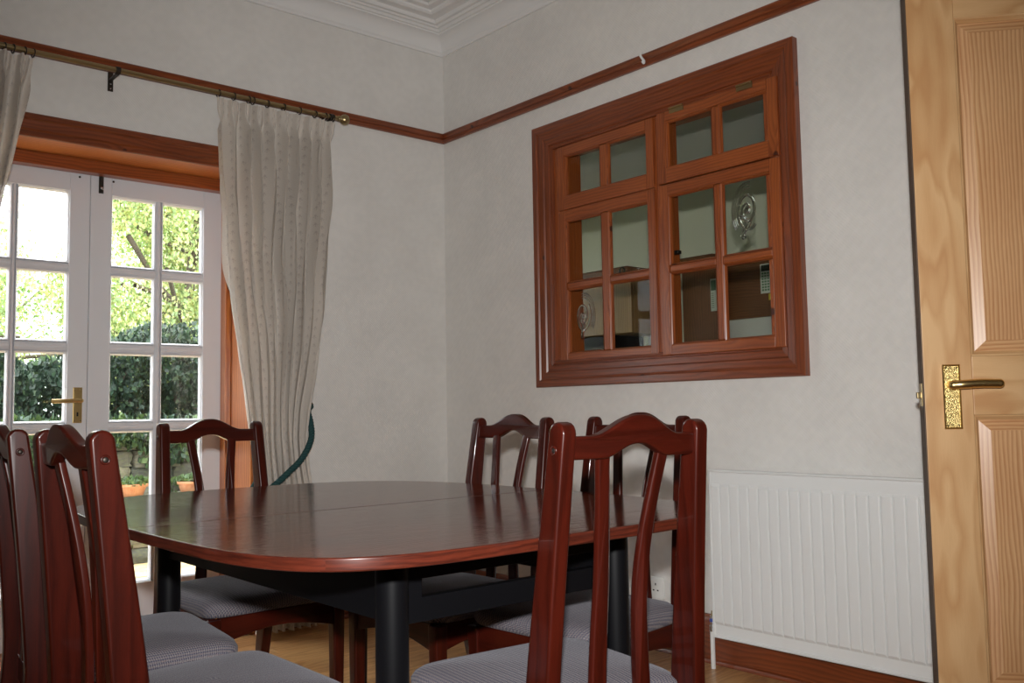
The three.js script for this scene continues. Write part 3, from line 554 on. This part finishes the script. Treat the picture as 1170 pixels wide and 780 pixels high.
function makeChair() {
  const t = thing('dining_chair', 'x', 'chair', [0, 0, 0], 0, 'six matching dining chairs around the table');
  const TOP = 0.94;
  for (const s of [-1, 1]) {
    const f = [], b = []; const N = 22, yTop = TOP - zw(TOP) / 2;
    for (let i = 0; i <= N; i++) { const y = yTop * i / N; f.push([zc(y) + zw(y) / 2, y]); b.push([zc(y) - zw(y) / 2, y]); }
    const cap = []; for (let i = 1; i < 8; i++) { const a = Math.PI * i / 8; cap.push([zc(yTop) + Math.cos(a) * zw(yTop) / 2, yTop + Math.sin(a) * zw(yTop) / 2]); }
    const g = extr([...f, ...cap, ...b.reverse()], 0.031, 0.0055, 'zy', 'y', 0, 3);
    bend(g, (v) => { v.x += s * xs(v.y); }); const st2 = obj('stile', weighted(g), M.mah, t);
    const y = 0.893, x = s * (xs(y) + 0.0155);
    obj('screw_cup', new THREE.TorusGeometry(0.0062, 0.0022, 8, 18).rotateY(Math.PI / 2).translate(x, y, zc(y)), M.mah, st2);
    obj('screw', new THREE.SphereGeometry(0.0055, 12, 8).scale(0.5, 1, 1).translate(x, y, zc(y)), M.darkMetal, st2);
  }
  // crest rail
  const hw = 0.147, up = [], lo = [], crest = (x) => { const k = Math.abs(x) / 0.105; return k >= 1 ? 0 : 0.5 + 0.5 * Math.cos(Math.PI * Math.pow(k, 1.15)); };
  for (let i = 0; i <= 40; i++) { const x = -hw + 2 * hw * i / 40; up.push([x, 0.916 + 0.035 * crest(x)]); lo.push([x, 0.876 + 0.024 * crest(x * 1.35)]); }
  const cr = extr([...lo, ...up.reverse()], 0.024, 0.005, 'xy', 'x', 0, 3); bend(cr, (v) => { v.z += zc(v.y) - 0.012 * Math.cos(v.x / hw * Math.PI / 2); }); obj('crest_rail', weighted(cr), M.mah, t);
  // two curved splats
  const sx = (y) => { const k = (y - 0.44) / 0.44; return 0.046 + 0.024 * Math.pow(clamp((k - 0.45) / 0.55), 1.6) + 0.008 * Math.pow(clamp(1 - k / 0.5), 1.5); };
  const sw = (y) => { const k = (y - 0.44) / 0.44; return lerp(0.036, 0.026, clamp(k * 1.2)); };
  for (const s of [-1, 1]) {
    const a = [], b = []; for (let i = 0; i <= 24; i++) { const y = 0.425 + 0.462 * i / 24; a.push([s * sx(y) + sw(y) / 2, y]); b.push([s * sx(y) - sw(y) / 2, y]); }
    const g = extr([...a, ...b.reverse()], 0.015, 0.004, 'xy', 'y', 0, 2); bend(g, (v) => { v.z += zc(v.y) - 0.004 + 0.012 * Math.sin(Math.PI * clamp((v.y - 0.43) / 0.46)); }); obj('splat', weighted(g), M.mah, t);
  }
  obj('seat_cushion', seatGeo, M.fabric, t);
  const arch = (L, h0, h1, n = 14) => { const o = [[-L / 2, 0.412]]; for (let i = 0; i <= n; i++) { const k = i / n; o.push([lerp(-L / 2, L / 2, k), 0.412 - lerp(h0, h1, Math.sin(Math.PI * k))]); } o.push([L / 2, 0.412]); return o; };
  { const g = extr(arch(0.355, 0.072, 0.045), 0.022, 0.002, 'xy', 'x'); g.translate(0, 0, 0.19); obj('seat_rail', g, M.mah, t); }
  { const g = extr(arch(0.33, 0.055, 0.045), 0.02, 0.002, 'xy', 'x'); g.translate(0, 0, -0.19); obj('seat_rail', g, M.mah, t); }
  for (const s of [-1, 1]) { const g = extr(arch(0.385, 0.072, 0.045), 0.022, 0.002, 'zy', 'z'); bend(g, (v) => { v.x += s * lerp(0.172, 0.198, (v.z + 0.19) / 0.38); }); obj('seat_rail', g, M.mah, t); }
  for (const s of [-1, 1]) { const g = new RoundedBoxGeometry(0.038, 0.41, 0.038, 2, 0.005); g.translate(s * 0.194, 0.205, 0.19); bend(g, (v) => { const k = 1 - v.y / 0.41; v.x = s * 0.194 + (v.x - s * 0.194) * (1 - 0.26 * k); v.z = 0.19 + (v.z - 0.19) * (1 - 0.26 * k); }); obj('leg', weighted(uvBox(g)), M.mah, t); }
  return t;
}
const chair0 = makeChair();
// [x, z, facing angle (0 = towards +z), label]
const spots = [
  [-1.655, 2.562, 3.053, 'nearest mahogany chair, back to the viewer at the table end'],
  [-2.191, 2.2, 1.577, 'mahogany chair at the left side of the table, nearer of two'],
  [-2.172, 1.675, 1.47, 'mahogany chair cut by the left photo edge, farther of two'],
  [-1.682, 1.253, 0.034, 'mahogany chair in front of the garden doors, facing the viewer'],
  [-1.28, 1.732, -1.554, 'mahogany chair by the hatch wall, the one closer to the corner'],
  [-1.188, 2.178, -1.511, 'mahogany chair by the hatch wall, the one closer to the radiator'],
];
spots.forEach(([x, z, a, label], i) => { let o = chair0; if (i) { o = chair0.clone(); o.name = numbered('dining_chair'); o.userData = { ...chair0.userData }; scene.add(o); } o.position.set(x, 0, z); o.rotation.set(0, a, 0); o.userData.label = label; });

// ---------------------------------------------------------------- kitchen behind the hatch
{
  M.kceil = std({ color: lin(0.76, 0.76, 0.73), roughness: 0.9 });
  M.kwall = std({ color: lin(0.72, 0.73, 0.60), roughness: 0.8 });
  M.kcab = phy({ map: wood({ light: s255(166, 130, 84), dark: s255(134, 102, 62), rings: 60, px: [256, 512] }), roughness: 0.4 });
  M.kcabDark = phy({ map: wood({ light: s255(126, 80, 48), dark: s255(92, 56, 32), rings: 60, px: [256, 512] }), roughness: 0.4 });
  const KX = 2.05, KZ0 = -1.9, KZ1 = 4.6, KH = 2.62;
  const far = extr(holed([[KZ0 - 0.1, -0.15], [KZ1, -0.15], [KZ1, 5.2], [KZ0 - 0.1, 5.2]], [[-0.42, -0.09, 1.0, 1.86]]), 0.2, 0, 'zy', 'y', 0); far.translate(KX + 0.1, 0, 0);  // unseen upper part raised above the ceiling to keep skylight out of the alley
  st(obj('wall_kitchen_far', far, M.kwall), 'pale kitchen wall seen through the serving hatch');
  const kl = extr(holed([[0.15, -0.1], [KX, -0.1], [KX, KH], [0.15, KH]], [[0.4, 1.7, 1.05, 2.25]]), 0.15, 0, 'xy', 'y', 0); kl.translate(0, 0, KZ0 - 0.075);
  st(obj('wall_kitchen_left', kl, M.kwall), 'kitchen wall at the left behind the serving hatch');
  st(obj('wall_kitchen_near', box(0.0, 0.15, -0.1, KH + 0.1, KZ0 - 0.15, -0.381, 0), M.kwall), 'kitchen wall running on beside the garden door wall');
  st(obj('wall_kitchen_right', box(0.15, KX, -0.1, KH, KZ1, KZ1 + 0.1, 0), M.kwall), 'kitchen wall at the right behind the serving hatch');
  st(obj('ceiling_001', box(0.142, KX + 0.2, KH, KH + 0.1, KZ0 - 0.15, KZ1 + 0.1, 0), M.kceil), 'kitchen ceiling seen through the upper hatch panes', 'ceiling');
  st(obj('floor_001', box(0.142, KX + 0.2, -0.12, -0.001, KZ0 - 0.15, KZ1 + 0.1, 0), M.subfloor), 'kitchen floor beyond the serving hatch', 'floor');
  const w2 = thing('window_2', 'small white kitchen window seen through the serving hatch', 'window', [0, 0, 0], 0, null, 'structure');
  for (const [a, b] of [[-0.42, -0.38], [-0.265, -0.235], [-0.13, -0.09]]) obj('frame_member', box(KX + 0.04, KX + 0.1, 1.0, 1.86, a, b, 0.004), M.whitePaint, w2);
  for (const [a, b] of [[1.0, 1.05], [1.44, 1.47], [1.81, 1.86]]) obj('frame_member', box(KX + 0.045, KX + 0.095, a, b, -0.42, -0.09, 0.004, 'z'), M.whitePaint, w2);
  for (const [a, b] of [[-0.38, -0.265], [-0.235, -0.13]]) obj('pane', new THREE.BoxGeometry(0.004, 0.8, b - a).translate(KX + 0.07, 1.43, (a + b) / 2), M.glass, w2);
  const w3 = thing('window_3', 'added white kitchen window, out of sight left of the hatch, to brighten the kitchen', 'window', [0, 0, 0], 0, null, 'structure');  // unseen window, added and sized to let more daylight into the kitchen
  for (const [a, b] of [[0.4, 0.45], [1.03, 1.07], [1.65, 1.7]]) obj('frame_member', box(a, b, 1.05, 2.25, KZ0 - 0.1, KZ0 - 0.04, 0.004), M.whitePaint, w3);
  for (const [a, b] of [[1.05, 1.1], [2.2, 2.25]]) obj('frame_member', box(0.4, 1.7, a, b, KZ0 - 0.095, KZ0 - 0.045, 0.004, 'x'), M.whitePaint, w3);
  for (const [a, b] of [[0.45, 1.03], [1.07, 1.65]]) obj('pane', new THREE.BoxGeometry(b - a, 1.1, 0.004).translate((a + b) / 2, 1.65, KZ0 - 0.07), M.glass, w3);
  const cup = (z0, z1, y0, y1, m, label, cor, dp = 0.3) => {
    const c = thing('kitchen_cupboard', label, 'cupboard');
    obj('carcass', box(KX - dp, KX - 0.002, y0, y1, z0, z1, 0.002), m, c);
    obj('door', box(KX - dp - 0.022, KX - dp, y0 + 0.003, y1 - 0.003, z0 + 0.003, z1 - 0.003, 0.004), m, c);
    if (cor) obj('cornice', box(KX - dp - 0.06, KX - 0.002, y1, y1 + 0.06, z0, z1, 0.012, 'z'), M.kcabDark, c);
    return c;
  };
  cup(-1.36, -0.80, 1.47, 1.86, M.kcab, 'tan kitchen wall cupboard at the far left behind the hatch', true);
  cup(-0.795, -0.24, 1.47, 1.86, M.kcab, 'tan kitchen wall cupboard behind the lower left hatch panes', true);
  cup(0.01, 0.298, 0.9, 1.89, M.kcabDark, 'narrow brown tall kitchen cupboard beside the kitchen window', true, 0.08);
  {
    const nb = thing('notice_board', 'brown notice board on the kitchen wall behind the right hatch panes', 'notice board');
    obj('board', box(KX - 0.022, KX - 0.001, 1.53, 1.865, 0.312, 1.19, 0.002, 'z'), M.kcabDark, nb);
    for (const [a, b] of [[1.52, 1.535], [1.86, 1.875]]) obj('edge_strip', box(KX - 0.028, KX - 0.001, a, b, 0.302, 1.2, 0.002, 'z'), M.kcabDark, nb);
    const sb = thing('tile_splashback', 'plain white splashback below the kitchen notice board', 'splashback');
    obj('panel', box(KX - 0.012, KX - 0.001, 0.92, 1.515, 0.304, 1.3, 0.002), std({ color: lin(0.7, 0.7, 0.66), roughness: 0.35 }), sb);
  }
    const hood = thing('cooker_hood', 'dark cooker hood below the left kitchen wall cupboard', 'cooker hood');
  obj('hood_body', box(KX - 0.32, KX - 0.002, 1.33, 1.468, -0.78, -0.42, 0.01), M.black, hood);
  obj('hood_visor', box(KX - 0.345, KX - 0.32, 1.335, 1.39, -0.78, -0.42, 0.004), M.darkMetal, hood);
  const paper = (w, h, draw) => { const c = document.createElement('canvas'); c.width = w; c.height = h; draw(c.getContext('2d'), w, h); const t = new THREE.CanvasTexture(c); t.colorSpace = THREE.SRGBColorSpace; t.magFilter = THREE.LinearFilter; return t; };
  const cal = paper(128, 192, (g, w, h) => { g.fillStyle = '#d8dcd2'; g.fillRect(0, 0, w, h); g.fillStyle = '#2c3a34'; g.fillRect(8, 8, w - 16, 40); g.fillStyle = '#6a8a6a'; for (let i = 0; i < 7; i++) for (let j = 0; j < 5; j++) g.fillRect(10 + j * 22, 56 + i * 18, 17, 12); });
  const leaflet = paper(96, 192, (g, w, h) => { g.fillStyle = '#c9cfc4'; g.fillRect(0, 0, w, h); g.fillStyle = '#4c6a52'; g.fillRect(8, 10, w - 16, 60); g.fillStyle = '#8a9a80'; for (let i = 0; i < 8; i++) g.fillRect(10, 84 + i * 12, 40 + (i * 37) % 36, 5); });
  const sheet = (name, label, cat, map, z0, z1, y0, y1, x, col) => { const g = new THREE.BoxGeometry(0.0012, y1 - y0, z1 - z0); g.translate(x, (y0 + y1) / 2, (z0 + z1) / 2); const m = obj(name, g, map ? std({ map, roughness: 0.8 }) : std({ color: col, roughness: 0.8 })); tag(m, label, cat); };
  sheet('wall_calendar', 'white calendar with green print on the brown notice board', 'calendar', cal, 0.57, 0.685, 1.665, 1.85, KX - 0.0235);
  sheet('sticky_note', 'small yellow note below the calendar on the notice board', 'note', null, 0.625, 0.69, 1.62, 1.66, KX - 0.0235, lin(0.75, 0.6, 0.06));
  sheet('leaflet', 'pale green leaflet on the narrow brown kitchen cupboard', 'leaflet', leaflet, 0.245, 0.292, 1.58, 1.79, KX - 0.1035);
  // brick wall outside the kitchen window
  const bw = thing('brick_wall', 'red brick wall outside the small kitchen window', 'brick wall', [KX + 0.68, 0, 0]);
  M.brick = [0, 1, 2].map((i) => std({ color: lin(0.34 - i * 0.05, 0.15 - i * 0.02, 0.10 - i * 0.012), roughness: 0.9 }));
  obj('mortar', box(0.012, 0.2, 0, 5.2, -3.2, 1.6, 0), std({ color: lin(0.45, 0.42, 0.38), roughness: 0.95 }), bw);  // carried up out of view so the narrow alley stays dim
  const bg = new RoundedBoxGeometry(0.09, 0.063, 0.213, 1, 0.004);
  for (let k = 0; k < 14; k++) for (let j = 0; j < 11; j++) { const m = obj('brick', bg, M.brick[Math.floor(rnd() * 3)], bw); m.position.set(0.045 + rr(-0.002, 0.002), 0.98 + k * 0.075, -1.45 + j * 0.225 + (k % 2) * 0.11); }
}

// ---------------------------------------------------------------- garden
const leafShape = (() => { const g = new THREE.BufferGeometry(); g.setAttribute('position', new THREE.Float32BufferAttribute([0, 0, 0, 0.34, 0.45, 0.06, 0, 1, -0.04, -0.34, 0.45, 0.06, 0, 0.5, 0], 3)); g.setIndex([0, 1, 4, 1, 2, 4, 2, 3, 4, 3, 0, 4]); g.computeVertexNormals(); return g; })();
M.leaf = phy({ color: 0xffffff, roughness: 0.55, transmission: 0.35, thickness: 0, side: THREE.DoubleSide });
const dummy = new THREE.Object3D();
function foliage(parent, n, place, cols, size, name = 'foliage') {
  const m = new THREE.InstancedMesh(leafShape, M.leaf, n); m.name = name; m.castShadow = m.receiveShadow = true; m.userData.kind = 'stuff';
  const c = new THREE.Color();
  for (let i = 0; i < n; i++) { const p = place(i); dummy.position.set(p[0], p[1], p[2]); dummy.rotation.set(rr(-1.2, 1.4), rr(0, 6.28), rr(-1, 1)); dummy.scale.setScalar(rr(size[0], size[1])); dummy.updateMatrix(); m.setMatrixAt(i, dummy.matrix); const q = cols[Math.floor(rnd() * cols.length)], k = rr(0.8, 1.2); c.setRGB(q[0] * k, q[1] * k, q[2] * k); m.setColorAt(i, c); }
  parent.add(m); return m;
}
M.bark = std({ map: wood({ light: s255(110, 98, 84), dark: s255(62, 54, 46), rings: 60, px: [128, 256] }), roughness: 0.95 });
M.soil = std({ map: tex(256, 256, (x, y, u, v) => { const n = N2(u * 30, v * 30) * 0.5 + N2(u * 90, v * 90) * 0.5; return mix3(s255(74, 66, 52), s255(112, 106, 80), clamp(0.5 + n * 0.5)); }), roughness: 1 });
{
  const gg = new THREE.BoxGeometry(30, 0.2, 26); gg.translate(0, -0.32, -13.35); st(obj('ground', uvBox(gg, 'z'), M.soil), 'earth of the garden beyond the patio', 'ground');
  const pt = thing('patio', 'pale sandstone paving outside the garden doors', 'patio', [0, 0, 0], 0, null, 'structure');
  const slabM = [0, 1, 2].map((i) => std({ map: tex(128, 128, (x, y, u, v) => { const n = N2(u * 6 + i * 9, v * 6) * 0.5 + N2(u * 40, v * 40) * 0.5; return mix3(s255(196 - i * 8, 168 - i * 10, 122 - i * 12), s255(222, 200, 160), clamp(0.5 + 0.5 * n)); }), roughness: 0.9 }));
  obj('bedding', box(-6, 5, -0.24, -0.165, -3.4, -0.385, 0), M.soil, pt);
  for (let i = 0; i < 17; i++) for (let j = 0; j < 5; j++) { const x = -5.6 + i * 0.61 + (j % 2) * 0.2, z = -3.3 + j * 0.6; obj('slab', box(x, x + 0.6, -0.2, -0.14 + rr(-0.004, 0.004), z, z + 0.59, 0.01), slabM[Math.floor(rnd() * 3)], pt); }
  // dry stone walls in two tiers
  M.stone = [s255(136, 132, 118), s255(116, 114, 104), s255(154, 146, 124), s255(100, 102, 94)].map((c, i) => std({ map: tex(128, 128, (x, y, u, v) => { const n = N2(u * 5 + i * 7, v * 5) * 0.6 + N2(u * 26, v * 26 + i) * 0.4, l = sst(0.35, 0.7, N2(u * 7, v * 7 + i * 3)); return mix3(mix3(c, c.map((q) => q * 0.7), clamp(0.5 + 0.5 * n)), s255(120, 130, 78), l * 0.5); }), roughness: 0.95 }));
  const stoneGeo = [0, 1, 2, 3, 4].map((k) => { const g = mergeVertices(new THREE.BoxGeometry(1, 1, 1, 5, 4, 3)); g.deleteAttribute('uv'); g.deleteAttribute('normal'); const q = mergeVertices(g); bend(q, (v) => { const r = v.length(); v.multiplyScalar(lerp(1, 0.62 / Math.max(r, 0.5), 0.35)); v.addScaledVector(V(N3(v.x * 2 + k * 5, v.y * 2, v.z * 2), N3(v.x * 2, v.y * 2 + k * 5, v.z * 2), N3(v.x * 2, v.y * 2, v.z * 2 + k * 5)), 0.05); }); const u = uvBox(q); return toCreasedNormals(u, 0.9); });
  const stoneWall = (label, zf, y0, courses, x0, x1, hh) => {
    const w = thing('stone_wall', label, 'stone wall', [0, 0, 0], 0, 'tiers of the garden wall');
    obj('core', box(x0, x1, y0 - 0.1, y0 + courses * hh - 0.05, zf - 0.45, zf - 0.12, 0), M.soil, w);
    for (let c = 0; c < courses; c++) { let x = x0 + rr(-0.2, 0); while (x < x1) { const L = rr(0.2, 0.48), h = hh * rr(0.95, 1.08), m = obj('stone', stoneGeo[Math.floor(rnd() * 5)], M.stone[Math.floor(rnd() * 4)], w); m.position.set(x + L / 2, y0 + (c + 0.5) * hh + rr(-0.01, 0.01), zf - 0.14 + rr(-0.03, 0.03)); m.scale.set(L * 1.03, h * 1.05, 0.34); m.rotation.set(rr(-0.05, 0.05), rr(-0.06, 0.06), rr(-0.03, 0.03)); x += L; } }
    return w;
  };
  stoneWall('lower tier of the stone garden wall, holding the flower pots', -3.3, -0.16, 4, -4.2, 3.2, 0.128);
  const up = stoneWall('upper ivy-grown tier of the stone garden wall', -3.98, 0.3, 4, -4.2, 3.6, 0.128);
  st(obj('terrace', box(-4.2, 3.6, -0.1, 0.33, -4.0, -3.55, 0), M.soil), 'earth terrace between the two stone garden walls', 'terrace');
  // ivy hedge
  const dk = [[0.025, 0.055, 0.035], [0.035, 0.08, 0.045], [0.05, 0.10, 0.055], [0.02, 0.045, 0.03], [0.08, 0.14, 0.06]], mid = [[0.10, 0.17, 0.055], [0.15, 0.23, 0.07], [0.075, 0.14, 0.05]];
  const hedge = thing('ivy_hedge', 'dense dark green ivy hedge above the stone wall', 'hedge');
  const hy = (x) => 1.66 + 0.22 * N2(x * 0.8, 3) + 0.1 * N2(x * 2.3, 8), hz = (x, y) => -4.78 + 0.22 * N2(x * 1.1, y * 1.1) + 0.1 * N2(x * 3, y * 3);
  for (let k = 0; k < 40; k++) { const x = -4.9 + k * 0.25 + rr(-0.08, 0.08), y = hy(x); obj('stem', tube([[x, -0.2, -5.1], [x + rr(-0.1, 0.1), y * 0.4, -5.05], [x + rr(-0.2, 0.2), y * 0.85, -5.1]], rr(0.012, 0.025), 8, 5), M.bark, hedge); }
  foliage(hedge, 120000, () => { const x = rr(-5, 5), y = lerp(0.1, hy(x), Math.pow(rnd(), 0.9)); return [x, y, hz(x, y) + 0.06 - 0.75 * Math.pow(rnd(), 1.4)]; }, dk, [0.04, 0.075]);
  foliage(up, 9000, () => { const x = rr(-4, 3.4), y = rr(0.32, 0.95), q = N2(x * 1.7, y * 2.4); return [x, q > -0.05 ? y : rr(0.7, 0.95), -3.93 + rr(0, 0.09)]; }, [...mid, ...dk.slice(1, 3)], [0.04, 0.085], 'ivy');
  // terracotta pots on the lower tier
  M.terra = std({ map: tex(128, 128, (x, y, u, v) => { const n = N2(u * 8, v * 8) * 0.5 + N2(u * 40, v * 40) * 0.5; return mix3(s255(176, 112, 80), s255(204, 152, 116), clamp(0.5 + 0.5 * n)); }), roughness: 0.9 });
  const pot = (x, z, r, h, label) => {
    const p = thing('flower_pot', label, 'flower pot', [x, 0.355, z], 0, 'terracotta pots on the garden wall');
    const g = lathe([[0, 0], [r * 0.72, 0], [r * 0.9, h * 0.74], [r, h * 0.75], [r * 1.03, h * 0.98], [r * 0.97, h], [r * 0.86, h * 0.98], [r * 0.84, h * 0.82], [0, h * 0.82]], 28); obj('pot', g, M.terra, p);
    foliage(p, 260, () => { const a = rr(0, 6.28), d = r * Math.sqrt(rnd()); return [Math.cos(a) * d, h * 0.85 + rr(0, h * 0.5) * (1 - d / r * 0.4), Math.sin(a) * d]; }, mid, [0.03, 0.06], 'plant');
  };
  pot(-0.48, -3.42, 0.13, 0.1, 'wide shallow terracotta pot of seedlings on the lower wall');
  pot(0.0, -3.45, 0.1, 0.09, 'small terracotta pot half hidden by the window-side chair post');
  pot(0.27, -3.45, 0.1, 0.2, 'tall terracotta pot rightmost on the lower wall');
  pot(-1.3, -3.45, 0.15, 0.16, 'terracotta pot leftmost on the lower wall');
  // trees behind the hedge
  const spring = [[0.54, 0.62, 0.24], [0.62, 0.67, 0.27], [0.40, 0.52, 0.2], [0.66, 0.62, 0.28], [0.30, 0.42, 0.17]], green = [[0.34, 0.48, 0.16], [0.44, 0.58, 0.2], [0.24, 0.38, 0.13], [0.58, 0.66, 0.24]];
  const tree = (x, z, h, rx, ry, n, cols, label, yb = 1.0) => {
    const t = thing('garden_tree', label, 'tree', [x, -0.2, z], 0, 'garden trees behind the ivy hedge');
    obj('trunk', tube([[0, 0, 0], [0.05, h * 0.25, 0.03], [-0.04, h * 0.5, 0], [0.06, h * 0.75, 0.04]], 0.06, 20, 8), M.bark, t);
    const ends = [];
    for (let k = 0; k < 18; k++) { const a = rr(0, 6.28), y = h * rr(0.3, 0.75), L = rx * rr(0.75, 1.2), e = [Math.cos(a) * L, y + rr(0.2, 0.9), Math.sin(a) * L * 0.8]; ends.push(e); obj('branch', tube([[0, y, 0], [e[0] * 0.45, y + rr(0.1, 0.3), e[2] * 0.45], e], rr(0.014, 0.03), 14, 6), M.bark, t); }
    const cl = []; for (let k = 0; k < 110; k++) { const a = rr(0, 6.28), q = Math.sqrt(rnd()), yy = rr(-1, 1); cl.push([Math.cos(a) * q * rx * Math.sqrt(1 - yy * yy * 0.8), h - ry + yy * ry, Math.sin(a) * q * rx * 0.8 * Math.sqrt(1 - yy * yy * 0.8), rr(0.25, 0.5)]); }
    foliage(t, n, () => { const c = cl[Math.floor(rnd() * cl.length)], a = rr(0, 6.28), b = Math.acos(rr(-1, 1)), d = c[3] * Math.cbrt(rnd()); return [c[0] + d * Math.sin(b) * Math.cos(a), Math.max(yb, c[1] + d * Math.cos(b)), c[2] + d * Math.sin(b) * Math.sin(a)]; }, cols, [0.035, 0.07]);
  };
  tree(1.2, -6.5, 4.7, 1.3, 1.8, 60000, spring, 'yellow-green spring tree filling the right garden door panes');
  tree(-1.15, -7.0, 3.25, 0.8, 1.05, 8000, spring, 'lower yellow-green tree behind the left garden door panes');
  tree(-0.5, -9.6, 3.1, 1.3, 1.0, 14000, green, 'mid green tree in the gap between two spring trees');
  tree(2.1, -9.9, 4.9, 1.2, 1.9, 22000, green, 'mid green tree behind the spring tree, to its right');
  tree(-3.2, -8.0, 2.6, 1.0, 0.8, 7000, green, 'mid green tree farthest left beyond the garden doors');
  tree(4.9, -6.9, 4.8, 1.4, 1.8, 9000, spring, 'yellow-green tree farthest right, behind the curtain');
}

renderer.render(scene, camera);
